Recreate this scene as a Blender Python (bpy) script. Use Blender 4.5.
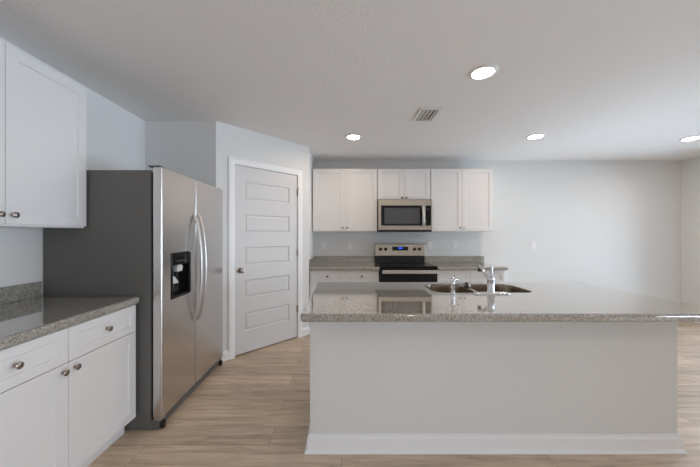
import bpy, bmesh, math, random
from mathutils import Vector, Matrix

PI = math.pi
scene = bpy.context.scene
for o in list(bpy.data.objects):
    bpy.data.objects.remove(o)
COL = scene.collection

# ---------------------------------------------------------------- camera
F_PX, EYE = 290.0, 1.305
cam_d = bpy.data.cameras.new('camera')
cam_d.sensor_width = 36.0
cam_d.sensor_fit = 'HORIZONTAL'
cam_d.lens = F_PX / 700.0 * 36.0
cam_d.shift_x = 8.5 / 700.0
cam_d.shift_y = 1.5 / 700.0
cam_d.clip_start = 0.05
cam = bpy.data.objects.new('camera', cam_d)
COL.objects.link(cam)
cam.location = (0, 0, EYE)
cam.rotation_euler = (PI / 2, 0, 0)
scene.camera = cam

# ---------------------------------------------------------------- world, daylight, exposure
scene.view_settings.view_transform = 'Standard'
scene.view_settings.look = 'None'
scene.view_settings.gamma = 1.0
scene.view_settings.use_curve_mapping = False
scene.view_settings.exposure = 0.48
scene.render.film_transparent = False
try:
    scene.cycles.use_denoising = True
    scene.cycles.max_bounces = 10
    scene.cycles.diffuse_bounces = 7
    scene.cycles.sample_clamp_indirect = 6.0
except Exception:
    pass

world = bpy.data.worlds.new('world')
scene.world = world
world.use_nodes = True
wn = world.node_tree.nodes
bgn = wn['Background']
sky = wn.new('ShaderNodeTexSky')
sky.sky_type = 'NISHITA'
sky.sun_disc = False
sky.sun_elevation = math.radians(45)
sky.sun_rotation = math.radians(200)
world.node_tree.links.new(sky.outputs[0], bgn.inputs[0])
bgn.inputs[1].default_value = 0.15

# daylight through the two glass doors in the right wall
def window_light(name, loc, rot, sx, sy, watts, col):
    d = bpy.data.lights.new(name, 'AREA')
    d.shape = 'RECTANGLE'
    d.size, d.size_y = sx, sy
    d.energy = watts
    d.color = col
    o = bpy.data.objects.new(name, d)
    COL.objects.link(o)
    o.location = loc
    o.rotation_euler = rot
    return o
DAY = (0.60, 0.79, 1.0)
WIN_NEAR = (-3.0, -0.9, 0.05, 2.08)      # y0 y1 z0 z1 on the right wall
WIN_RIGHT = (1.90, 4.10, 0.05, 2.08)    # y0 y1 z0 z1 on the right wall
Y_FRONT, X_RIGHT, X_LEFT, Y_BACK, CEIL = -4.2, 5.29, -2.0, 4.52, 2.465
window_light('daylight_near', (X_RIGHT + 0.16, (WIN_NEAR[0] + WIN_NEAR[1]) / 2, (WIN_NEAR[2] + WIN_NEAR[3]) / 2),
             (PI / 2, 0, PI / 2), WIN_NEAR[1] - WIN_NEAR[0], WIN_NEAR[3] - WIN_NEAR[2], 148, (0.74, 0.85, 1.0))
window_light('daylight_right', (X_RIGHT + 0.16, (WIN_RIGHT[0] + WIN_RIGHT[1]) / 2, (WIN_RIGHT[2] + WIN_RIGHT[3]) / 2),
             (PI / 2, 0, PI / 2), WIN_RIGHT[1] - WIN_RIGHT[0], WIN_RIGHT[3] - WIN_RIGHT[2], 56, DAY)
# added fill lamp outside the glass door, tilted up to brighten the ceiling
window_light('ceiling_fill_outside', (X_RIGHT + 1.25, (WIN_RIGHT[0] + WIN_RIGHT[1]) / 2, -0.05),
             (PI, 0, 0), 2.0, 2.6, 96, (0.70, 0.84, 1.0)).rotation_euler = (0, math.radians(180 - 45), 0)
LAMP_STRENGTH = 98.0
LAMP_COL = (1.0, 0.82, 0.66)

# ---------------------------------------------------------------- materials
def mat(name, col=(0.8, 0.8, 0.8), rough=0.5, metal=0.0, spec=0.5, coat=0.0):
    m = bpy.data.materials.new(name)
    m.use_nodes = True
    b = m.node_tree.nodes['Principled BSDF']
    b.inputs['Base Color'].default_value = (*col, 1)
    b.inputs['Roughness'].default_value = rough
    b.inputs['Metallic'].default_value = metal
    b.inputs['Specular IOR Level'].default_value = spec
    b.inputs['Coat Weight'].default_value = coat
    return m

def nodes_of(m):
    return m.node_tree.nodes, m.node_tree.links, m.node_tree.nodes['Principled BSDF']

def objcoord(m, scale=(1, 1, 1), geo=True):
    n, l, b = nodes_of(m)
    mp = n.new('ShaderNodeMapping')
    mp.inputs['Scale'].default_value = scale
    if geo:
        g = n.new('ShaderNodeNewGeometry')
        l.new(g.outputs['Position'], mp.inputs['Vector'])
    else:
        t = n.new('ShaderNodeTexCoord')
        l.new(t.outputs['Object'], mp.inputs['Vector'])
    return mp

def add_bump(m, mp, scale, strength, dist, detail=3.0):
    n, l, b = nodes_of(m)
    t = n.new('ShaderNodeTexNoise')
    t.inputs['Scale'].default_value = scale
    t.inputs['Detail'].default_value = detail
    l.new(mp.outputs[0], t.inputs['Vector'])
    bp = n.new('ShaderNodeBump')
    bp.inputs['Strength'].default_value = strength
    bp.inputs['Distance'].default_value = dist
    l.new(t.outputs['Fac'], bp.inputs['Height'])
    l.new(bp.outputs['Normal'], b.inputs['Normal'])
    return t

def ramp(m, stops):
    n = m.node_tree.nodes.new('ShaderNodeValToRGB')
    cr = n.color_ramp
    while len(cr.elements) < len(stops):
        cr.elements.new(0.5)
    for e, (p, c) in zip(cr.elements, stops):
        e.position = p
        e.color = (*c, 1)
    return n

M = {}
M['wall'] = mat('wall_paint', (0.76, 0.76, 0.75), 0.85, spec=0.2)
add_bump(M['wall'], objcoord(M['wall']), 120, 0.12, 0.002)
M['ceiling'] = mat('ceiling_texture', (0.85, 0.83, 0.815), 0.95, spec=0.1)
add_bump(M['ceiling'], objcoord(M['ceiling']), 55, 0.45, 0.006, 4)
M['trim'] = mat('white_trim_paint', (0.88, 0.88, 0.885), 0.4)
M['cabinet'] = mat('white_cabinet_paint', (0.80, 0.795, 0.80), 0.38)
M['door'] = mat('white_door_paint', (0.70, 0.685, 0.685), 0.42)
M['island'] = mat('island_wall_paint', (0.75, 0.745, 0.725), 0.85, spec=0.2)
add_bump(M['island'], objcoord(M['island']), 140, 0.12, 0.002)

# floor: wide wood-look planks running along X
def make_floor_mat():
    m = mat('plank_floor', (0.4, 0.3, 0.22), 0.42)
    n, l, b = nodes_of(m)
    mp = objcoord(m)
    br = n.new('ShaderNodeTexBrick')
    br.inputs['Scale'].default_value = 1.0
    br.inputs['Brick Width'].default_value = 1.22
    br.inputs['Row Height'].default_value = 0.18
    br.inputs['Mortar Size'].default_value = 0.0012
    br.inputs['Mortar Smooth'].default_value = 0.3
    br.inputs['Bias'].default_value = 0.0
    br.offset = 0.37
    br.inputs['Color1'].default_value = (0.0, 0.0, 0.0, 1)
    br.inputs['Color2'].default_value = (1.0, 1.0, 1.0, 1)
    br.inputs['Mortar'].default_value = (0.3, 0.3, 0.3, 1)
    l.new(mp.outputs[0], br.inputs['Vector'])
    # grain, offset per plank
    add = n.new('ShaderNodeVectorMath'); add.operation = 'MULTIPLY_ADD'
    add.inputs[1].default_value = (13.0, 7.0, 3.0)
    l.new(br.outputs['Color'], add.inputs[0]); l.new(mp.outputs[0], add.inputs[2])
    st = n.new('ShaderNodeMapping'); st.inputs['Scale'].default_value = (1.1, 11.0, 1.0)
    l.new(add.outputs[0], st.inputs['Vector'])
    g1 = n.new('ShaderNodeTexNoise'); g1.inputs['Scale'].default_value = 2.2
    g1.inputs['Detail'].default_value = 7.0; g1.inputs['Roughness'].default_value = 0.62
    g1.inputs['Distortion'].default_value = 0.7
    l.new(st.outputs[0], g1.inputs['Vector'])
    cr = ramp(m, [(0.25, (0.35, 0.26, 0.18)), (0.5, (0.60, 0.475, 0.35)), (0.72, (0.75, 0.615, 0.475))])
    l.new(g1.outputs['Fac'], cr.inputs[0])
    # plank tone
    hs = n.new('ShaderNodeMapRange')
    hs.inputs['To Min'].default_value = 0.82; hs.inputs['To Max'].default_value = 1.12
    l.new(br.outputs['Color'], hs.inputs['Value'])
    mu = n.new('ShaderNodeMix'); mu.data_type = 'RGBA'; mu.blend_type = 'MULTIPLY'
    mu.inputs[0].default_value = 1.0
    l.new(cr.outputs[0], mu.inputs[6]); l.new(hs.outputs[0], mu.inputs[7])
    seam = n.new('ShaderNodeMix'); seam.data_type = 'RGBA'
    l.new(br.outputs['Fac'], seam.inputs[0]); l.new(mu.outputs[2], seam.inputs[6])
    seam.inputs[7].default_value = (0.24, 0.175, 0.125, 1)
    l.new(seam.outputs[2], b.inputs['Base Color'])
    bp = n.new('ShaderNodeBump'); bp.inputs['Strength'].default_value = 0.15; bp.inputs['Distance'].default_value = 0.002
    l.new(g1.outputs['Fac'], bp.inputs['Height']); l.new(bp.outputs[0], b.inputs['Normal'])
    return m
M['floor'] = make_floor_mat()

def make_granite():
    m = mat('speckled_granite', (0.3, 0.29, 0.27), 0.06, spec=0.9, coat=1.0)
    n, l, b = nodes_of(m)
    b.inputs['Coat Roughness'].default_value = 0.03
    b.inputs['Coat IOR'].default_value = 1.6
    mp = objcoord(m)
    v = n.new('ShaderNodeTexVoronoi'); v.inputs['Scale'].default_value = 260
    l.new(mp.outputs[0], v.inputs['Vector'])
    c1 = ramp(m, [(0.0, (0.035, 0.033, 0.03)), (0.22, (0.165, 0.153, 0.133)), (0.5, (0.325, 0.306, 0.268)), (0.82, (0.56, 0.53, 0.475))])
    sep = n.new('ShaderNodeSeparateColor')
    l.new(v.outputs['Color'], sep.inputs[0]); l.new(sep.outputs[0], c1.inputs[0])
    t = n.new('ShaderNodeTexNoise'); t.inputs['Scale'].default_value = 60; t.inputs['Detail'].default_value = 5
    l.new(mp.outputs[0], t.inputs['Vector'])
    c2 = ramp(m, [(0.35, (0.225, 0.208, 0.18)), (0.62, (0.385, 0.363, 0.318))])
    l.new(t.outputs['Fac'], c2.inputs[0])
    mx = n.new('ShaderNodeMix'); mx.data_type = 'RGBA'; mx.inputs[0].default_value = 0.45
    l.new(c1.outputs[0], mx.inputs[6]); l.new(c2.outputs[0], mx.inputs[7])
    l.new(mx.outputs[2], b.inputs['Base Color'])
    return m
M['granite'] = make_granite()

def make_brushed(name, col, rough, axis_scale, rv=0.03):
    m = mat(name, col, rough, 1.0)
    n, l, b = nodes_of(m)
    mp = objcoord(m, axis_scale)
    t = n.new('ShaderNodeTexNoise'); t.inputs['Scale'].default_value = 1.0; t.inputs['Detail'].default_value = 3
    l.new(mp.outputs[0], t.inputs['Vector'])
    mr = n.new('ShaderNodeMapRange')
    mr.inputs['To Min'].default_value = rough - rv; mr.inputs['To Max'].default_value = rough + rv
    l.new(t.outputs['Fac'], mr.inputs['Value']); l.new(mr.outputs[0], b.inputs['Roughness'])
    return m
M['fridge_steel'] = make_brushed('brushed_steel_door', (0.64, 0.625, 0.61), 0.26, (3, 900, 3))
M['steel'] = make_brushed('brushed_steel', (0.47, 0.425, 0.365), 0.33, (3, 3, 700))
M['handle_steel'] = mat('satin_steel_handle', (0.62, 0.59, 0.57), 0.34, 1.0)
M['sink_steel'] = make_brushed('sink_steel', (0.36, 0.30, 0.225), 0.26, (300, 5, 5))
M['chrome'] = mat('polished_chrome', (0.72, 0.72, 0.75), 0.06, 1.0)
M['nickel'] = mat('satin_nickel', (0.40, 0.335, 0.305), 0.22, 1.0)
M['fridge_side'] = mat('grey_enamel_case', (0.135, 0.132, 0.124), 0.5, spec=0.4)
add_bump(M['fridge_side'], objcoord(M['fridge_side']), 350, 0.1, 0.001)
M['black_glass'] = mat('black_glass', (0.007, 0.007, 0.008), 0.08, spec=0.3)
M['window_glass_dark'] = mat('dark_mesh_window', (0.07, 0.07, 0.075), 0.12, spec=0.6)
M['black'] = mat('black_plastic', (0.012, 0.012, 0.013), 0.35)
M['black_matte'] = mat('black_rubber', (0.01, 0.01, 0.01), 0.7)
M['grey_plastic'] = mat('light_grey_plastic', (0.62, 0.62, 0.62), 0.4)
M['white_plastic'] = mat('white_plastic', (0.85, 0.85, 0.85), 0.35)
M['slot'] = mat('dark_slot', (0.03, 0.03, 0.03), 0.6)
M['duct'] = mat('duct_grey', (0.10, 0.095, 0.08), 0.7)
M['vent'] = mat('vent_white_enamel', (0.78, 0.76, 0.74), 0.5)
M['ring'] = mat('burner_ring_print', (0.06, 0.06, 0.06), 0.15)

def emit(name, col, strength):
    m = bpy.data.materials.new(name); m.use_nodes = True
    b = m.node_tree.nodes['Principled BSDF']
    b.inputs['Base Color'].default_value = (0.0, 0.0, 0.0, 1)
    b.inputs['Emission Color'].default_value = (*col, 1)
    b.inputs['Emission Strength'].default_value = strength
    return m
M['lamp'] = emit('lit_diffuser', LAMP_COL, LAMP_STRENGTH)
M['display'] = emit('blue_clock_display', (0.03, 0.10, 0.9), 1.0)

def make_glass():
    m = bpy.data.materials.new('window_glass'); m.use_nodes = True
    n, l = m.node_tree.nodes, m.node_tree.links
    for x in list(n): n.remove(x)
    out = n.new('ShaderNodeOutputMaterial'); mx = n.new('ShaderNodeMixShader')
    tr = n.new('ShaderNodeBsdfTransparent'); gl = n.new('ShaderNodeBsdfGlossy')
    gl.inputs['Roughness'].default_value = 0.02
    fr = n.new('ShaderNodeFresnel'); fr.inputs['IOR'].default_value = 1.45
    l.new(fr.outputs[0], mx.inputs[0]); l.new(tr.outputs[0], mx.inputs[1]); l.new(gl.outputs[0], mx.inputs[2])
    l.new(mx.outputs[0], out.inputs[0])
    return m
M['glass'] = make_glass()

# ---------------------------------------------------------------- mesh helpers
def link_mesh(name, bm, m, parent=None, loc=(0, 0, 0), rotz=0.0, bevel=0.0, smooth=False, segs=2, flat_tops=True):
    bmesh.ops.recalc_face_normals(bm, faces=bm.faces)
    me = bpy.data.meshes.new(name)
    bm.to_mesh(me); bm.free()
    o = bpy.data.objects.new(name, me)
    COL.objects.link(o)
    me.materials.append(m)
    o.location = loc
    o.rotation_euler = (0, 0, rotz)
    if parent is not None:
        o.parent = parent
    if bevel > 0:
        b = o.modifiers.new('bevel', 'BEVEL')
        b.width = bevel; b.segments = segs; b.limit_method = 'ANGLE'; b.angle_limit = math.radians(40)
        b.harden_normals = False
    if smooth:
        for p in me.polygons: p.use_smooth = not (flat_tops and abs(p.normal.z) > 0.9995)
        try:
            me.set_sharp_from_angle(angle=math.radians(40))
        except Exception:
            pass
    return o

def box(bm, x0, x1, y0, y1, z0, z1):
    v = [bm.verts.new((x, y, z)) for z in (z0, z1) for y in (y0, y1) for x in (x0, x1)]
    for f in ((0, 2, 3, 1), (4, 5, 7, 6), (0, 1, 5, 4), (2, 6, 7, 3), (0, 4, 6, 2), (1, 3, 7, 5)):
        bm.faces.new([v[i] for i in f])

def bbox(*a):
    bm = bmesh.new(); box(bm, *a); return bm

def lathe(bm, prof, n=32, mtx=None):
    """prof: (radius, height) pairs about local z; mtx places it"""
    rings = []
    for r, h in prof:
        if r < 1e-6:
            rings.append([bm.verts.new((0, 0, h))])
        else:
            rings.append([bm.verts.new((r * math.cos(2 * PI * k / n), r * math.sin(2 * PI * k / n), h)) for k in range(n)])
    vs = [v for r in rings for v in r]
    for a, b in zip(rings, rings[1:]):
        if len(a) == 1 and len(b) == 1: continue
        for k in range(n):
            k2 = (k + 1) % n
            if len(a) == 1: bm.faces.new((a[0], b[k2], b[k]))
            elif len(b) == 1: bm.faces.new((a[k], a[k2], b[0]))
            else: bm.faces.new((a[k], a[k2], b[k2], b[k]))
    if len(rings[0]) > 1: bm.faces.new(list(reversed(rings[0])))
    if len(rings[-1]) > 1: bm.faces.new(rings[-1])
    if mtx is not None:
        bmesh.ops.transform(bm, matrix=mtx, verts=vs)

def tube(bm, pts, radii, n=12, flat=(1.0, 1.0), up=Vector((0, 0, 1))):
    pts = [Vector(p) for p in pts]
    rings = []
    for i, p in enumerate(pts):
        d = (pts[min(i + 1, len(pts) - 1)] - pts[max(i - 1, 0)]).normalized()
        u = up if abs(d.dot(up)) < 0.95 else Vector((1, 0, 0))
        a = d.cross(u).normalized(); b = a.cross(d).normalized()
        r = radii[i] if isinstance(radii, (list, tuple)) else radii
        rings.append([bm.verts.new(p + a * (r * flat[0] * math.cos(2 * PI * k / n)) + b * (r * flat[1] * math.sin(2 * PI * k / n))) for k in range(n)])
    for A, B in zip(rings, rings[1:]):
        for k in range(n):
            bm.faces.new((A[k], A[(k + 1) % n], B[(k + 1) % n], B[k]))
    bm.faces.new(list(reversed(rings[0]))); bm.faces.new(rings[-1])

def rrect(x0, x1, y0, y1, r, n=6):
    out = []
    for cx, cy, a0 in ((x1 - r, y0 + r, -PI / 2), (x1 - r, y1 - r, 0), (x0 + r, y1 - r, PI / 2), (x0 + r, y0 + r, PI)):
        for k in range(n + 1):
            a = a0 + PI / 2 * k / n
            out.append((cx + r * math.cos(a), cy + r * math.sin(a)))
    return out

def rings_surface(bm, rings, close_ends=True):
    R = [[bm.verts.new(p) for p in r] for r in rings]
    n = len(R[0])
    for A, B in zip(R, R[1:]):
        for k in range(n):
            bm.faces.new((A[k], A[(k + 1) % n], B[(k + 1) % n], B[k]))
    if close_ends:
        bm.faces.new(list(reversed(R[0]))); bm.faces.new(R[-1])
    return R

def grid_slab(xs, zs, y0, y1, pockets=()):
    """upright slab, front at y0, back y1; front face split at xs / zs.
    pockets: (i, j, steps) where steps = list of (inset, new_y) carried out on cell i, j"""
    bm = bmesh.new()
    nx, nz = len(xs), len(zs)
    fr = [[bm.verts.new((x, y0, z)) for x in xs] for z in zs]
    bk = [[bm.verts.new((x, y1, z)) for x in xs] for z in zs]
    pk = {(i, j): s for i, j, s in pockets}
    for j in range(nz - 1):
        for i in range(nx - 1):
            bm.faces.new((bk[j][i], bk[j + 1][i], bk[j + 1][i + 1], bk[j][i + 1]))
            loop = [fr[j][i], fr[j][i + 1], fr[j + 1][i + 1], fr[j + 1][i]]
            if (i, j) in pk:
                X0, X1, Z0, Z1 = xs[i], xs[i + 1], zs[j], zs[j + 1]
                for ins, y in pk[(i, j)]:
                    new = [bm.verts.new(p) for p in ((X0 + ins, y, Z0 + ins), (X1 - ins, y, Z0 + ins), (X1 - ins, y, Z1 - ins), (X0 + ins, y, Z1 - ins))]
                    for k in range(4):
                        bm.faces.new((loop[k], loop[(k + 1) % 4], new[(k + 1) % 4], new[k]))
                    loop = new
            bm.faces.new(loop)
    for i in range(nx - 1):
        bm.faces.new((fr[0][i], bk[0][i], bk[0][i + 1], fr[0][i + 1]))
        bm.faces.new((fr[-1][i], fr[-1][i + 1], bk[-1][i + 1], bk[-1][i]))
    for j in range(nz - 1):
        bm.faces.new((fr[j][0], fr[j + 1][0], bk[j + 1][0], bk[j][0]))
        bm.faces.new((fr[j][-1], bk[j][-1], bk[j + 1][-1], fr[j + 1][-1]))
    return bm

def shaker(x0, x1, z0, z1, y0=0.0, t=0.019, stile=0.057, rec=0.007):
    return grid_slab([x0, x0 + stile, x1 - stile, x1], [z0, z0 + stile, z1 - stile, z1], y0, y0 + t,
                     [(1, 1, [(0.0, y0 + 0.002), (0.003, y0 + rec)])])

FRONT = Matrix.Rotation(PI / 2, 4, 'X')      # lathe axis z -> -y (towards the room)
def knob_bm(x, z, y=0.0, r=0.0155):
    bm = bmesh.new()
    lathe(bm, [(0.009, -0.001), (0.0085, 0.003), (0.006, 0.007), (0.006, 0.013), (r * 0.8, 0.016), (r, 0.0195), (r * 0.97, 0.0225), (r * 0.7, 0.0255), (0, 0.0268)],
          20, Matrix.Translation((x, y, z)) @ FRONT)
    return bm

# ---------------------------------------------------------------- scene-graph helpers
def tag(o, label, cat, group=None):
    o['label'] = label; o['category'] = cat
    if group: o['group'] = group
    return o

def thing(name, label, cat, loc=(0, 0, 0), rotz=0.0, group=None):
    o = bpy.data.objects.new(name, None)
    COL.objects.link(o)
    o.location = loc; o.rotation_euler = (0, 0, rotz)
    o.empty_display_size = 0.1
    return tag(o, label, cat, group)

def struct(o):
    o['kind'] = 'structure'
    return o

def dup(root, loc, rotz, label):
    r = root.copy(); COL.objects.link(r)
    r.location = loc; r.rotation_euler = (0, 0, rotz); r['label'] = label
    for ch in list(root.children):
        c = ch.copy(); COL.objects.link(c); c.parent = r
        for g in list(ch.children):
            d = g.copy(); COL.objects.link(d); d.parent = c
    return r

# ================================================================ SETTING
struct(link_mesh('floor', bbox(X_LEFT - 0.12, X_RIGHT + 0.12, Y_FRONT - 0.12, Y_BACK + 0.12, -0.1, 0.0), M['floor']))
struct(link_mesh('ceiling', bbox(X_LEFT - 0.12, X_RIGHT + 0.12, Y_FRONT - 0.12, Y_BACK + 0.12, CEIL, CEIL + 0.1), M['ceiling']))
M['yard'] = mat('yard_grass', (0.20, 0.24, 0.12), 0.9)
add_bump(M['yard'], objcoord(M['yard']), 30, 0.5, 0.02)
struct(link_mesh('yard', bbox(X_RIGHT + 0.125, X_RIGHT + 25, -20, 20, -1.0, -0.85), M['yard']))
struct(link_mesh('wall_left', bbox(X_LEFT - 0.12, X_LEFT, Y_FRONT, Y_BACK, 0, CEIL), M['wall']))
struct(link_mesh('wall_back', bbox(X_LEFT - 0.12, X_RIGHT + 0.12, Y_BACK, Y_BACK + 0.12, 0, CEIL), M['wall']))
struct(link_mesh('wall_front', bbox(X_LEFT - 0.12, X_RIGHT + 0.12, Y_FRONT - 0.12, Y_FRONT, 0, CEIL), M['wall']))
def cut_cell(bm, inside):
    dead = [f for f in bm.faces if inside(f.calc_center_median())]
    edges = set(e for f in dead for e in f.edges)
    bmesh.ops.delete(bm, geom=dead, context='FACES_ONLY')
    rim = [e for e in edges if e.is_valid and len(e.link_faces) == 1]
    bmesh.ops.bridge_loops(bm, edges=rim)
# right wall with a window opening: built facing -Y and turned
bm = grid_slab([-Y_BACK, -WIN_RIGHT[1], -WIN_RIGHT[0], -WIN_NEAR[1], -WIN_NEAR[0], -Y_FRONT], [0, WIN_RIGHT[2], WIN_RIGHT[3], CEIL], 0, 0.12)
for w in (WIN_RIGHT, WIN_NEAR):
    cut_cell(bm, lambda c: -w[1] < c.x < -w[0] and w[2] < c.z < w[3])
struct(link_mesh('wall_right', bm, M['wall'], None, (X_RIGHT, 0, 0), -PI / 2))

def make_window(name, w, h, loc, rotz, mullions):
    bm = bmesh.new()
    xs = [0.0] + [w * (k + 1) / (mullions + 1) for k in range(mullions)] + [w]
    t = 0.05
    for k, x in enumerate(xs):
        a = 0 if k == 0 else (x - t if k == len(xs) - 1 else x - t / 2)
        box(bm, a, a + t, 0.03, 0.09, 0, h)
    box(bm, 0, w, 0.03, 0.09, 0, t); box(bm, 0, w, 0.03, 0.09, h - t, h)
    fr = struct(link_mesh(name, bm, M['trim'], None, loc, rotz))
    link_mesh('window_pane', bbox(t, w - t, 0.058, 0.062, t, h - t), M['glass'], fr)
make_window('window_1', WIN_NEAR[1] - WIN_NEAR[0], WIN_NEAR[3] - WIN_NEAR[2], (X_RIGHT, WIN_NEAR[1], WIN_NEAR[2]), -PI / 2, 1)
make_window('window_2', WIN_RIGHT[1] - WIN_RIGHT[0], WIN_RIGHT[3] - WIN_RIGHT[2], (X_RIGHT, WIN_RIGHT[1], WIN_RIGHT[2]), -PI / 2, 1)

# pantry corner: short wall, 45 degree wall with door, return wall
A = Vector((-1.278, 2.953, 0)); B = Vector((-0.434, 3.816, 0))
L = (B - A).length; ANG = math.atan2(B.y - A.y, B.x - A.x)
struct(link_mesh('wall_alcove', bbox(X_LEFT, A.x, A.y, A.y + 0.11, 0, CEIL), M['wall']))
struct(link_mesh('wall_side', bbox(B.x - 0.11, B.x, B.y, Y_BACK, 0, CEIL), M['wall']))
D0, D1, DH = 0.199, 1.023, 2.057           # leaf limits along the wall, leaf top
G = 0.004
bm = bmesh.new()
box(bm, 0, D0 - G, 0, 0.11, 0, CEIL); box(bm, D1 + G, L, 0, 0.11, 0, CEIL); box(bm, D0 - G, D1 + G, 0, 0.11, DH + G, CEIL)
struct(link_mesh('wall_pantry', bm, M['wall'], None, A, ANG))
# leaf with five raised panels
tops = [1.89, 1.53, 1.17, 0.81, 0.45]
zs = [0.014]
for t in reversed(tops): zs += [t - 0.2, t]
zs.append(DH)
xs = [D0, D0 + 0.112, D1 - 0.116, D1]
y0 = 0.004
pk = [(1, 1 + 2 * k, [(0.007, y0 + 0.009), (0.014, y0 + 0.011), (0.030, y0 + 0.003)]) for k in range(5)]
leaf = struct(link_mesh('door_1', grid_slab(xs, zs, y0, y0 + 0.035, pk), M['door'], None, A, ANG))
# casing: three mitred boards
cw = 0.07
def casing_bm():
    bm = bmesh.new()
    for a, b in (((D0 - G, 0), (D0 - G, DH + G)), ((D0 - G, DH + G), (D1 + G, DH + G)), ((D1 + G, DH + G), (D1 + G, 0))):
        pass
    prof = [(0.0, 0.0), (0.0, -0.010), (0.012, -0.014), (0.05, -0.017), (cw, -0.012), (cw, 0.0)]   # outwards, y
    path = [(D0 - G, 0, -1, 0), (D0 - G, DH + G, -1, 1), (D1 + G, DH + G, 1, 1), (D1 + G, 0, 1, 0)]
    rings = [[bm.verts.new((px + sx * o, y, pz + sz * o)) for o, y in prof] for px, pz, sx, sz in path]
    n = len(prof)
    for R, S in zip(rings, rings[1:]):
        for k in range(n - 1):
            bm.faces.new((R[k], R[k + 1], S[k + 1], S[k]))
    return bm
link_mesh('door_casing', casing_bm(), M['trim'], leaf)
bm = bmesh.new()
lathe(bm, [(0.032, 0.0), (0.032, 0.004), (0.028, 0.009), (0.012, 0.012), (0.011, 0.03), (0.02, 0.036), (0.027, 0.046), (0.027, 0.056), (0.02, 0.064), (0, 0.067)], 24,
      Matrix.Translation((D0 + 0.062, y0, 0.92)) @ FRONT)
link_mesh('door_knob', bm, M['nickel'], leaf, smooth=True)
for hz in (1.84, 1.08, 0.37):
    bm = bmesh.new()
    lathe(bm, [(0.0065, 0), (0.0065, 0.09)], 12, Matrix.Translation((D1 + 0.002, -0.007, hz - 0.045)))
    box(bm, D1 - 0.004, D1 + 0.004, -0.003, 0.006, hz - 0.045, hz + 0.045)
    if hz > 1.5:      # hinge pin stop
        tube(bm, [(D1 + 0.002, -0.007, hz + 0.05), (D1 + 0.002, -0.03, hz + 0.055), (D1 - 0.02, -0.055, hz + 0.055)], 0.005, 8)
    link_mesh('door_hinge', bm, M['nickel'], leaf)

# baseboards (board + eased top), one per wall run
def baseboard(name, p0, p1, h=0.10, t=0.014):
    p0, p1 = Vector(p0), Vector(p1)
    d = p1 - p0; w = d.length
    bm = bmesh.new()
    prof = [(0, 0), (-t, 0), (-t, h * 0.78), (-t * 0.7, h * 0.86), (-t * 0.45, h), (0, h)]
    a = [bm.verts.new((0, y, z)) for y, z in prof]; b = [bm.verts.new((w, y, z)) for y, z in prof]
    n = len(prof)
    for k in range(n): bm.faces.new((a[k], a[(k + 1) % n], b[(k + 1) % n], b[k]))
    bm.faces.new(a); bm.faces.new(list(reversed(b)))
    return struct(link_mesh(name, bm, M['trim'], None, (p0.x, p0.y, 0), math.atan2(d.y, d.x)))
U = (B - A).normalized()
baseboard('baseboard_pantry', A, A + U * (D0 - G - cw))
baseboard('baseboard_hinge', A + U * (D1 + G + cw), B)
baseboard('baseboard_side', (B.x, B.y, 0), (B.x, 3.90, 0))
baseboard('baseboard_back', (2.22, Y_BACK, 0), (X_RIGHT, Y_BACK, 0))
baseboard('baseboard_right', (X_RIGHT, Y_BACK, 0), (X_RIGHT, WIN_RIGHT[1] + 0.02, 0))
baseboard('baseboard_front', (X_RIGHT, Y_FRONT, 0), (X_LEFT, Y_FRONT, 0))
baseboard('baseboard_left', (X_LEFT, Y_FRONT, 0), (X_LEFT, 0.40, 0))

# ================================================================ CABINETS
R90 = PI / 2
def base_cabinet(label, loc, rotz, w, depth, top, group, split=0.674, door_bottom=0.108):
    t = thing('base_cabinet', label, 'cabinet', loc, rotz, group)
    y = 0.02
    bm = bbox(0.0, w, y, depth, 0.10, top)
    link_mesh('cabinet_body', bm, M['cabinet'], t, bevel=0.001)
    link_mesh('toe_kick', bbox(0.0, w, 0.078, depth, 0.0, 0.099), M['cabinet'], t)
    g = 0.0018
    half = w / 2
    for k in range(2):
        a, b = (0.004, half - g) if k == 0 else (half + g, w - 0.004)
        d = link_mesh('drawer', shaker(a, b, split + g, top - 0.008, stile=0.045), M['cabinet'], t, bevel=0.0012)
        link_mesh('knob', knob_bm((a + b) / 2, (split + top) / 2), M['nickel'], d, smooth=True)
        dr = link_mesh('door', shaker(a, b, door_bottom, split - g), M['cabinet'], t, bevel=0.0012)
        link_mesh('knob', knob_bm(b - 0.03 if k == 0 else a + 0.03, split - 0.038), M['nickel'], dr, smooth=True)
    return t

def wall_cabinet(label, loc, rotz, w, depth, h, group, knob_z=0.055):
    t = thing('wall_cabinet', label, 'cabinet', loc, rotz, group)
    link_mesh('cabinet_body', bbox(0, w, 0.02, depth, 0, h), M['cabinet'], t, bevel=0.001)
    g = 0.0018; half = w / 2
    for k in range(2):
        a, b = (0.004, half - g) if k == 0 else (half + g, w - 0.004)
        d = link_mesh('door', shaker(a, b, 0.012, h - 0.004), M['cabinet'], t, bevel=0.0012)
        link_mesh('knob', knob_bm(b - 0.03 if k == 0 else a + 0.03, knob_z), M['nickel'], d, smooth=True)
    return t

# left run
XF = -1.355
base_cabinet('white base cabinet at left with two drawers over two doors, beside the refrigerator', (XF, 0.965, 0), R90, 0.950, 0.64, 0.853, 'white base cabinets')
wall_cabinet('tall white wall cabinet hanging over the left counter near the refrigerator', (-1.69, 0.99, 1.35), R90, 0.936, 0.31, 0.925, 'white wall cabinets', 0.058)
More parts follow.
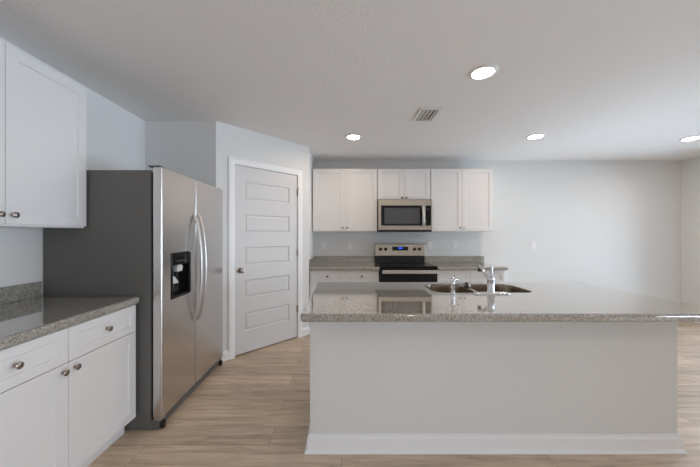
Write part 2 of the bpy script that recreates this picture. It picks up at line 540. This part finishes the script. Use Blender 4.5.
# back run
YF = 3.91
base_cabinet('white base cabinet at back wall between pantry corner and stove', (-0.424, YF, 0), 0, 0.93, 0.605, 0.835, 'white base cabinets', 0.66)
base_cabinet('white base cabinet at back wall right of the stove, behind the faucet', (1.284, YF, 0), 0, 0.914, 0.605, 0.835, 'white base cabinets', 0.66)
wall_cabinet('tall white wall cabinet left of the microwave', (-0.420, 4.20, 1.354), 0, 0.938, 0.318, 0.912, 'white wall cabinets')
wall_cabinet('short white wall cabinet directly above the microwave', (0.522, 4.20, 1.812), 0, 0.766, 0.318, 0.454, 'white wall cabinets', 0.03)
wall_cabinet('tall white wall cabinet right of the microwave', (1.294, 4.20, 1.354), 0, 0.906, 0.318, 0.912, 'white wall cabinets')

# ---------------------------------------------------------------- worktops
def slab_rings(x0, x1, y0, y1, z0, z1, r, e=0.014):
    """ring stack (bottom to top) of a slab with a rounded nosing"""
    rings = []
    for a in range(-90, 1, 10):
        ins = e * (1 - math.cos(math.radians(a))); z = z0 + e + e * math.sin(math.radians(a))
        rings.append((ins, z))
    for a in range(0, 91, 10):
        ins = e * (1 - math.cos(math.radians(a))); z = z1 - e + e * math.sin(math.radians(a))
        rings.append((ins, z))
    return [[(x, y, z) for x, y in rrect(x0 + i, x1 - i, y0 + i, y1 - i, max(r - i, 0.001))] for i, z in rings]

def slab(x0, x1, y0, y1, z0, z1, r=0.018, hole=None):
    bm = bmesh.new()
    rings = slab_rings(x0, x1, y0, y1, z0, z1, r)
    R = rings_surface(bm, rings, hole is None)
    if hole:
        T = [bm.verts.new((x, y, z1)) for x, y in hole]; Bo = [bm.verts.new((x, y, z0)) for x, y in hole]
        n = len(T)
        for k in range(n): bm.faces.new((T[k], T[(k + 1) % n], Bo[(k + 1) % n], Bo[k]))
        for outer, inner in ((R[-1], T), (R[0], Bo)):
            es = []
            for lp in (outer, inner):
                for k in range(len(lp)):
                    e = bm.edges.get((lp[k], lp[(k + 1) % len(lp)])) or bm.edges.new((lp[k], lp[(k + 1) % len(lp)]))
                    es.append(e)
            bmesh.ops.triangle_fill(bm, edges=es, use_beauty=True)
    return bm

CT = 0.90
t = thing('countertop', 'grey granite countertop with backsplash on the left wall beside the refrigerator', 'countertop', (X_LEFT, 0.95, 0), 0, 'granite countertops')
link_mesh('worktop', slab(0.003, 0.672, 0, 0.968, 0.854, CT), M['granite'], t)
link_mesh('backsplash', bbox(0.003, 0.023, 0, 0.965, CT, CT + 0.10), M['granite'], t, bevel=0.002)

CB = 0.878
t = thing('countertop', 'grey granite countertop with low backsplash left of the stove', 'countertop', (B.x, 0, 0), 0, 'granite countertops')
link_mesh('worktop', slab(0.003, 0.944, 3.845, 4.517, 0.836, CB, 0.015), M['granite'], t)
link_mesh('backsplash', bbox(0.003, 0.944, 4.497, 4.517, CB, CB + 0.10), M['granite'], t, bevel=0.002)
link_mesh('side_splash', bbox(0.003, 0.023, 3.85, 4.495, CB, CB + 0.10), M['granite'], t, bevel=0.002)
t = thing('countertop', 'grey granite countertop with low backsplash right of the stove', 'countertop', (1.281, 0, 0), 0, 'granite countertops')
link_mesh('worktop', slab(0.0, 0.934, 3.845, 4.517, 0.836, CB, 0.015), M['granite'], t)
link_mesh('backsplash', bbox(0.0, 0.932, 4.497, 4.517, CB, CB + 0.10), M['granite'], t, bevel=0.002)

# ================================================================ ISLAND
IX0, IX1, IY0, IY1 = -0.192, 2.035, 1.755, 2.46
isl = thing('kitchen_island', 'painted grey kitchen island with white baseboard standing on the plank floor', 'kitchen island', ((IX0 + IX1) / 2, IY0, 0))
ox = (IX0 + IX1) / 2
bm = bmesh.new()
def rect(i, z): return [(IX0 - ox + i, i, z), (IX1 - ox - i, i, z), (IX1 - ox - i, IY1 - IY0 - i, z), (IX0 - ox + i, IY1 - IY0 - i, z)]
rings_surface(bm, [rect(0, 0), rect(0, 0.855), rect(0.035, 0.855), rect(0.035, 0.02)])
link_mesh('island_body', bm, M['island'], isl, bevel=0.004)
def wrap(prof):
    """moulding run around left side, front and right side of the island; prof = (outwards, z) closed"""
    bm = bmesh.new()
    a, b, yb = IX0 - ox, IX1 - ox, IY1 - IY0
    path = [(a, yb, -1, 0), (a, 0, -1, -1), (b, 0, 1, -1), (b, yb, 1, 0)]
    rings = [[bm.verts.new((x + sx * o, y + sy * o, z)) for o, z in prof] for x, y, sx, sy in path]
    n = len(prof)
    for R, S in zip(rings, rings[1:]):
        for k in range(n): bm.faces.new((R[k], R[(k + 1) % n], S[(k + 1) % n], S[k]))
    bm.faces.new(rings[0]); bm.faces.new(list(reversed(rings[-1])))
    return bm
link_mesh('island_baseboard', wrap([(0.0005, 0), (0.013, 0), (0.013, 0.078), (0.009, 0.086), (0.006, 0.104), (0.0005, 0.104)]), M['trim'], isl)
link_mesh('shoe_moulding', wrap([(0.0135, 0.0), (0.030, 0.0), (0.029, 0.007), (0.025, 0.013), (0.0135, 0.02)]), M['trim'], isl)

SX0, SX1, SY0, SY1 = 0.655, 1.375, 2.035, 2.395       # sink cut-out
hole = rrect(SX0, SX1, SY0, SY1, 0.085, 8)
t = thing('countertop', 'large grey speckled granite island top with sink cutout', 'countertop', (0, 0, 0), 0, 'granite countertops')
link_mesh('worktop', slab(-0.212, 2.05, 1.481, 2.504, 0.857, CT, 0.022, hole), M['granite'], t)

# sink
snk = thing('sink', 'double bowl stainless steel sink set in the island top', 'sink', ((SX0 + SX1) / 2, (SY0 + SY1) / 2, 0.897))
def bowl_bm(x0, x1, y0, y1, depth, r):
    bm = bmesh.new()
    spec = [(0.0, -0.001), (0.002, -0.02), (0.006, -depth * 0.5), (0.012, -depth + 0.04), (0.024, -depth + 0.012), (0.05, -depth)]
    rings = [[(x, y, z) for x, y in rrect(x0 + i, x1 - i, y0 + i, y1 - i, r)] for i, z in spec]
    outer = [[(x, y, z) for x, y in rrect(x0 + i, x1 - i, y0 + i, y1 - i, r)] for i, z in ((0.048, -depth - 0.003), (0.021, -depth + 0.009), (0.003, -depth * 0.5), (-0.0005, -0.02), (-0.001, -0.003), (-0.001, -0.001))]
    allr = rings[::-1]
    R = rings_surface(bm, allr, False)
    bm.faces.new(list(reversed(R[0])))
    O = rings_surface(bm, outer, False)
    bm.faces.new(O[0])
    n = len(R[0])
    for k in range(n): bm.faces.new((R[-1][k], R[-1][(k + 1) % n], O[-1][(k + 1) % n], O[-1][k]))
    return bm
cxs, cys = (SX0 + SX1) / 2, (SY0 + SY1) / 2
dv = 0.975 - cxs
for a, b in ((SX0 + 0.003 - cxs, dv - 0.011), (dv + 0.011, SX1 - 0.003 - cxs)):
    bw = link_mesh('bowl', bowl_bm(a, b, SY0 + 0.003 - cys, SY1 - 0.003 - cys, 0.19, 0.087), M['sink_steel'], snk, smooth=True)
    bm = bmesh.new()
    lathe(bm, [(0.045, -0.1895), (0.045, -0.186), (0.036, -0.1855), (0.03, -0.188), (0, -0.1885)], 24, Matrix.Translation(((a + b) / 2, 0, 0)))
    link_mesh('drain', bm, M['chrome'], bw, smooth=True)
link_mesh('divider', bbox(dv - 0.010, dv + 0.010, SY0 - cys + 0.012, SY1 - cys - 0.012, -0.022, 0.001), M['handle_steel'], snk, bevel=0.006, segs=3)

bm = bmesh.new()
lathe(bm, [(0.021, 0.0), (0.024, 0.004), (0.022, 0.012), (0.012, 0.016), (0.010, 0.03), (0.015, 0.034), (0.015, 0.040), (0, 0.043)], 20)
tag(link_mesh('sink_stopper', bm, M['black'], None, (0.965, 2.235, 0.8985), smooth=True), 'small black stopper sitting on the divider between the sink bowls', 'sink stopper')

# faucet
fx, fy = 1.026, 1.993
fc = thing('faucet', 'chrome single lever faucet on a long deck plate in front of the sink', 'faucet', (fx, fy, CT))
bm = bmesh.new()
rings_surface(bm, [[(x, y, z) for x, y in rrect(-0.118 + i, 0.130 - i, -0.028 + i, 0.028 - i, 0.027 - i, 8)] for i, z in ((0, 0.0), (0, 0.006), (0.002, 0.009), (0.006, 0.011))])
link_mesh('deck_plate', bm, M['chrome'], fc, smooth=True)
bm = bmesh.new()
lathe(bm, [(0.027, 0.010), (0.027, 0.014), (0.0235, 0.02), (0.0225, 0.09), (0.0235, 0.095), (0.0235, 0.112), (0.018, 0.122), (0, 0.126)], 28)
link_mesh('faucet_body', bm, M['chrome'], fc, smooth=True)
bm = bmesh.new()
tube(bm, [(0, 0.0, 0.078), (0.002, 0.04, 0.104), (0.006, 0.09, 0.131), (0.012, 0.15, 0.156), (0.015, 0.19, 0.164), (0.016, 0.205, 0.157)], [0.012, 0.0125, 0.0125, 0.013, 0.0135, 0.013], 16)
sp = link_mesh('spout', bm, M['chrome'], fc, smooth=True)
bm = bmesh.new()
lathe(bm, [(0.0135, 0.004), (0.0135, 0.022), (0.010, 0.026)], 18, Matrix.Translation((0.0155, 0.196, 0.126)))
link_mesh('spray_head', bm, M['black'], sp, smooth=True)
bm = bmesh.new()
tube(bm, [(0, 0, 0.12), (0.001, -0.004, 0.135), (0.002, -0.006, 0.16), (0.003, -0.004, 0.192)], [0.014, 0.012, 0.0105, 0.011], 14, (1.0, 0.7))
link_mesh('lever', bm, M['chrome'], fc, smooth=True)

sd = thing('soap_dispenser', 'small chrome soap dispenser pump left of the faucet', 'soap dispenser', (0.765, 1.993, CT))
bm = bmesh.new()
lathe(bm, [(0.022, 0.0), (0.022, 0.005), (0.0145, 0.01), (0.013, 0.06), (0.0145, 0.064), (0.0145, 0.085), (0.008, 0.094), (0, 0.096)], 22)
link_mesh('dispenser_body', bm, M['chrome'], sd, smooth=True)
bm = bmesh.new()
tube(bm, [(0, 0, 0.078), (0.02, 0.02, 0.094), (0.045, 0.04, 0.094), (0.058, 0.05, 0.082)], [0.008, 0.007, 0.0065, 0.006], 12)
link_mesh('nozzle', bm, M['chrome'], sd, smooth=True)
bm = bmesh.new()
lathe(bm, [(0.0045, 0.094), (0.0045, 0.108), (0.0085, 0.111), (0.0085, 0.119), (0, 0.122)], 16)
link_mesh('pump_top', bm, M['chrome'], sd, smooth=True)

# ================================================================ REFRIGERATOR
FW = 1.003
fr = thing('refrigerator', 'stainless side-by-side refrigerator with black dispenser and dark grey side', 'refrigerator', (-1.20, 1.936, 0), R90)
link_mesh('fridge_case', bbox(0.0, FW, 0.076, 0.790, 0.004, 1.739), M['fridge_side'], fr, bevel=0.003)
link_mesh('door_gasket', bbox(0.012, FW - 0.012, 0.062, 0.0755, 0.09, 1.72), M['black_matte'], fr)
DB, DT = 0.078, 1.762
gx = 0.452
zsd = [DB, 0.852, 1.173, DT]
fz = link_mesh('freezer_door', grid_slab([0.0, 0.109, 0.371, gx - 0.006], zsd, 0, 0.062, [(1, 1, [(0.001, 0.05)])]), M['fridge_steel'], fr, bevel=0.009, segs=3)
rf = link_mesh('fridge_door', bbox(gx + 0.006, FW, 0, 0.062, DB, DT), M['fridge_steel'], fr, bevel=0.009, segs=3)
def bow(x):
    bm = bmesh.new()
    pts = []
    n = 22
    for k in range(n + 1):
        s = k / n
        z = 0.60 + 0.885 * s
        y = -0.058 * (1 - abs(2 * s - 1) ** 2.4) - 0.006
        if k in (0, n): y = 0.004
        pts.append((x, y, z))
    tube(bm, pts, 0.0135, 14, (1.05, 0.8), Vector((0, -1, 0)))
    return bm
link_mesh('handle', bow(gx - 0.034), M['handle_steel'], fz, smooth=True)
link_mesh('handle', bow(gx + 0.042), M['handle_steel'], rf, smooth=True)
# dispenser: black surround with a recessed bay
dp = grid_slab([0.1105, 0.123, 0.357, 0.3695], [0.8535, 0.867, 1.088, 1.1715], -0.004, 0.0495, [(1, 1, [(0.004, 0.006), (0.004, 0.043)])])
link_mesh('dispenser_panel', dp, M['black_glass'], fz, bevel=0.002)
bm = bmesh.new()
rings_surface(bm, [[(x, y, 1.036) for x, y in rrect(0.196, 0.262, 0.006, 0.034, 0.004, 3)], [(x, y, 1.068) for x, y in rrect(0.190, 0.270, 0.004, 0.038, 0.004, 3)], [(x, y, 1.0835) for x, y in rrect(0.205, 0.255, 0.010, 0.038, 0.004, 3)]])
link_mesh('dispenser_nozzle', bm, M['grey_plastic'], fz)
bm = bmesh.new()
rings_surface(bm, [[(0.165, 0.014, 0.950), (0.232, 0.014, 0.950), (0.232, 0.024, 0.950), (0.165, 0.024, 0.950)], [(0.168, 0.030, 1.0), (0.205, 0.030, 1.0), (0.205, 0.0425, 1.0), (0.168, 0.0425, 1.0)]])
link_mesh('dispenser_paddle', bm, M['grey_plastic'], fz, bevel=0.003)
bm = bmesh.new()
for k in range(6):
    x = 0.165 + k * 0.023
    box(bm, x, x + 0.011, -0.0046, -0.0035, 1.112, 1.119)
link_mesh('dispenser_buttons', bm, mat('button_print_grey', (0.12, 0.12, 0.125), 0.4), fz)
# hinge covers, base grille, feet
for x in (0.008, FW - 0.058):
    link_mesh('hinge_cover', bbox(x, x + 0.05, 0.018, 0.10, DT + 0.0005, DT + 0.011), M['fridge_side'], fr, bevel=0.004)
bm = bmesh.new()
rings_surface(bm, [[(0.004, 0.030, 0.004), (FW - 0.004, 0.030, 0.004), (FW - 0.004, 0.0755, 0.004), (0.004, 0.0755, 0.004)],
                   [(0.004, 0.012, 0.064), (FW - 0.004, 0.012, 0.064), (FW - 0.004, 0.0755, 0.064), (0.004, 0.0755, 0.064)]])
link_mesh('base_grille', bm, M['fridge_side'], fr)
for x in (0.016, FW - 0.05):
    link_mesh('foot', bbox(x, x + 0.032, -0.004, 0.026, 0.0, 0.05), M['black'], fr, bevel=0.008)
link_mesh('hinge_bracket', bbox(0.002, 0.05, 0.004, 0.055, 0.0645, 0.0775), M['handle_steel'], fr, bevel=0.003)

# ================================================================ STOVE
sx0, sw = 0.516, 0.762
st = thing('stove', 'stainless and black electric stove standing between the back wall cabinets', 'stove', (sx0, 3.85, 0))
link_mesh('stove_body', bbox(0, sw, 0.032, 0.655, 0.03, 0.872), M['black'], st, bevel=0.002)
bm = bmesh.new()
rings_surface(bm, [[(x, y, z) for x, y in rrect(-0.001 + i, sw + 0.001 - i, 0.006 + i, 0.60 - i, 0.012)] for i, z in ((0.002, 0.8725), (0, 0.876), (0, 0.886), (0.004, 0.891))])
ck = link_mesh('cooktop', bm, M['black_glass'], st)
for bx, by, r in ((0.20, 0.17, 0.105), (0.56, 0.17, 0.085), (0.20, 0.44, 0.08), (0.56, 0.44, 0.105)):
    bm = bmesh.new()
    for rr in (r, r * 0.62):
        n = 40
        a = [bm.verts.new((bx + rr * math.cos(2 * PI * k / n), by + rr * math.sin(2 * PI * k / n), 0.8914)) for k in range(n)]
        b = [bm.verts.new((bx + (rr - 0.003) * math.cos(2 * PI * k / n), by + (rr - 0.003) * math.sin(2 * PI * k / n), 0.8914)) for k in range(n)]
        for k in range(n): bm.faces.new((a[k], a[(k + 1) % n], b[(k + 1) % n], b[k]))
    link_mesh('burner_ring', bm, M['ring'], ck)
# oven door with window and bar handle
od = link_mesh('oven_door', grid_slab([0.004, 0.11, 0.652, 0.758], [0.235, 0.36, 0.66, 0.866], 0.0, 0.031, [(1, 1, [(0.001, 0.003)])]), M['black_glass'], st, bevel=0.002)
bm = bmesh.new()
box(bm, 0.02, 0.742, -0.052, -0.03, 0.795, 0.842)
for x in (0.05, 0.69): box(bm, x, x + 0.022, -0.031, 0.001, 0.805, 0.832)
link_mesh('handle', bm, M['handle_steel'], od, bevel=0.007, segs=3)
link_mesh('oven_drawer', bbox(0.004, 0.758, 0.0, 0.031, 0.06, 0.228), M['steel'], st, bevel=0.003)
for x in (0.03, 0.69):
    for y in (0.06, 0.58):
        link_mesh('foot', bbox(x, x + 0.04, y, y + 0.04, 0, 0.03), M['black'], st)
# back guard
bgd = link_mesh('backguard', bbox(0.0, sw, 0.602, 0.655, 0.8915, 0.985), M['black'], st, bevel=0.002)
bm = bmesh.new()
rings_surface(bm, [[(0, y, z) for y, z in ((0.583, 0.987), (0.598, 1.160), (0.606, 1.167), (0.655, 1.167), (0.655, 0.987))],
                   [(sw, y, z) for y, z in ((0.583, 0.987), (0.598, 1.160), (0.606, 1.167), (0.655, 1.167), (0.655, 0.987))]])
cp = link_mesh('control_panel', bm, M['steel'], st, bevel=0.003)
tilt = math.atan2(0.015, 0.173)
TM = Matrix.Rotation(-tilt, 4, 'X')
def on_panel(x, z): return Matrix.Translation((x, 0.583 + (z - 0.987) * 0.015 / 0.173, z)) @ TM
for x in (0.082, 0.160, 0.602, 0.680):
    bm = bmesh.new()
    lathe(bm, [(0.026, 0.0), (0.026, 0.004), (0.021, 0.007), (0.019, 0.024), (0.016, 0.028), (0, 0.029)], 24, on_panel(x, 1.088) @ FRONT)
    link_mesh('knob', bm, M['black'], cp, smooth=True)
bm = bbox(-0.122, 0.122, -0.003, 0.0005, -0.029, 0.032)
bmesh.ops.transform(bm, matrix=on_panel(0.383, 1.096), verts=bm.verts)
ds = link_mesh('display_glass', bm, M['black_glass'], cp)
bm = bbox(-0.03, 0.03, -0.0042, -0.0032, -0.004, 0.02)
bmesh.ops.transform(bm, matrix=on_panel(0.383, 1.096), verts=bm.verts)
link_mesh('clock_display', bm, M['display'], ds)

# ================================================================ MICROWAVE
mw = thing('microwave', 'stainless over-the-range microwave with dark glass door above the stove', 'microwave', (0.523, 4.115, 1.350))
W, H = 0.764, 0.460
link_mesh('microwave_body', bbox(0, W, 0.03, 0.398, 0.0, H), M['black'], mw, bevel=0.003)
link_mesh('vent_grille', bbox(0.004, W - 0.004, 0.004, 0.029, 0.002, 0.026), M['black_matte'], mw, bevel=0.002)
# stainless door frame with dark pane
md = link_mesh('microwave_door', grid_slab([0.0, 0.04, 0.655, 0.665], [0.028, 0.088, 0.374, H], 0.0, 0.029, [(1, 1, [(0.001, 0.004)])]), M['steel'], mw, bevel=0.002)
wp = link_mesh('window_surround', bbox(0.0415, 0.6535, 0.0, 0.0038, 0.0895, 0.3725), M['black_glass'], md)
link_mesh('window_pane', bbox(0.085, 0.585, -0.001, -0.0001, 0.115, 0.338), M['window_glass_dark'], wp)
bm = bmesh.new()
pts = []
for k in range(15):
    s = k / 14
    pts.append((0.632, -0.036 * (1 - abs(2 * s - 1) ** 3) + (0.0 if 0 < k < 14 else 0.002) - 0.002, 0.098 + 0.266 * s))
tube(bm, pts, 0.016, 14, (1.1, 0.7), Vector((0, -1, 0)))
link_mesh('handle', bm, M['handle_steel'], md, smooth=True)
pc = link_mesh('control_panel', grid_slab([0.667, 0.670, 0.748, W], [0.028, 0.088, 0.374, H], 0.0, 0.029, [(1, 1, [(0.0005, 0.004)])]), M['steel'], mw, bevel=0.0015)
kp = link_mesh('keypad', bbox(0.671, 0.747, 0.0, 0.0038, 0.0895, 0.3725), M['black_glass'], pc)
link_mesh('clock_display', bbox(0.681, 0.737, -0.0008, -0.0001, 0.308, 0.335), mat('unlit_display', (0.02, 0.025, 0.05), 0.1), kp)

# ================================================================ SMALL WALL AND CEILING FIXTURES
def outlet(label, x, z, group='white wall outlets'):
    o = thing('wall_outlet', label, 'outlet', (x, Y_BACK, z), 0, group)
    p = link_mesh('cover_plate', bbox(-0.036, 0.036, -0.006, 0.0, -0.058, 0.058), M['white_plastic'], o, bevel=0.002)
    for dz in (-0.021, 0.021):
        r = link_mesh('receptacle', bbox(-0.017, 0.017, -0.008, -0.006, dz - 0.014, dz + 0.014), M['white_plastic'], p, bevel=0.001)
    return o
ZO = 1.145
o1 = outlet('white outlet on back wall, leftmost over the counter left of the stove', -0.275, ZO)
dup(o1, (0.135, Y_BACK, ZO), 0, 'white outlet on back wall, second from left, nearer the left of the stove')
dup(o1, (1.375, Y_BACK, ZO), 0, 'white outlet on back wall just right of the stove control panel')
dup(o1, (1.765, Y_BACK, ZO), 0, 'white outlet on back wall under the middle of the right wall cabinet')
sw_ = thing('light_switch', 'white light switch alone on the bare back wall right of the cabinets', 'light switch', (2.985, Y_BACK, ZO))
p = link_mesh('cover_plate', bbox(-0.036, 0.036, -0.006, 0, -0.058, 0.058), M['white_plastic'], sw_, bevel=0.002)
link_mesh('rocker', bbox(-0.016, 0.016, -0.010, -0.006, -0.033, 0.033), M['white_plastic'], p, bevel=0.002)

def ceiling_light(label, x, y):
    o = thing('ceiling_light', label, 'ceiling light', (x, y, CEIL), 0, 'round recessed ceiling lights')
    bm = bmesh.new()
    lathe(bm, [(0.070, 0.0), (0.070, -0.006), (0.074, -0.011), (0.090, -0.008), (0.096, -0.003), (0.096, 0.0)], 40)
    link_mesh('trim_ring', bm, M['white_plastic'], o, smooth=True)
    bm = bmesh.new()
    lathe(bm, [(0.0695, -0.0005), (0.0695, -0.005), (0.06, -0.007), (0, -0.008)], 40)
    link_mesh('diffuser', bm, M['lamp'], o, smooth=True)
    return o
c1 = ceiling_light('lit round ceiling light over the island, largest and nearest', 1.007, 2.064)
dup(c1, (0.141, 3.416, CEIL), 0, 'lit round ceiling light above the left back wall cabinet')
dup(c1, (2.274, 3.40, CEIL), 0, 'lit round ceiling light right of the cabinets, above the light switch')
dup(c1, (4.18, 3.468, CEIL), 0, 'lit round ceiling light at far right near the right wall')
# the same fixtures over the living room behind the camera
dup(c1, (1.0, -0.9, CEIL), 0, 'lit round ceiling light in the living room nearest the island')
dup(c1, (3.6, -0.9, CEIL), 0, 'lit round ceiling light in the living room nearest the window')

cv = thing('ceiling_vent', 'white slatted air vent in the ceiling above the stove', 'vent', (0.822, 2.795, CEIL))
bm = bmesh.new()
box(bm, -0.102, -0.076, -0.155, 0.155, -0.010, 0.0); box(bm, 0.076, 0.102, -0.155, 0.155, -0.010, 0.0)
box(bm, -0.0761, 0.0761, -0.155, -0.125, -0.010, 0.0); box(bm, -0.0761, 0.0761, 0.125, 0.155, -0.010, 0.0)
link_mesh('frame', bm, M['vent'], cv)
link_mesh('duct_opening', bbox(-0.076, 0.076, -0.125, 0.125, -0.0015, -0.0003), M['duct'], cv)
for k in range(4):
    x = -0.055 + k * 0.037
    bm = bmesh.new()
    d = 0.009 if k < 3 else -0.009
    rings_surface(bm, [[(x - d, y, -0.0020), (x - d + 0.002, y, -0.0018), (x + d + 0.002, y, -0.012), (x + d, y, -0.0125)] for y in (-0.125, 0.125)])
    link_mesh('slat', bm, M['vent'], cv)
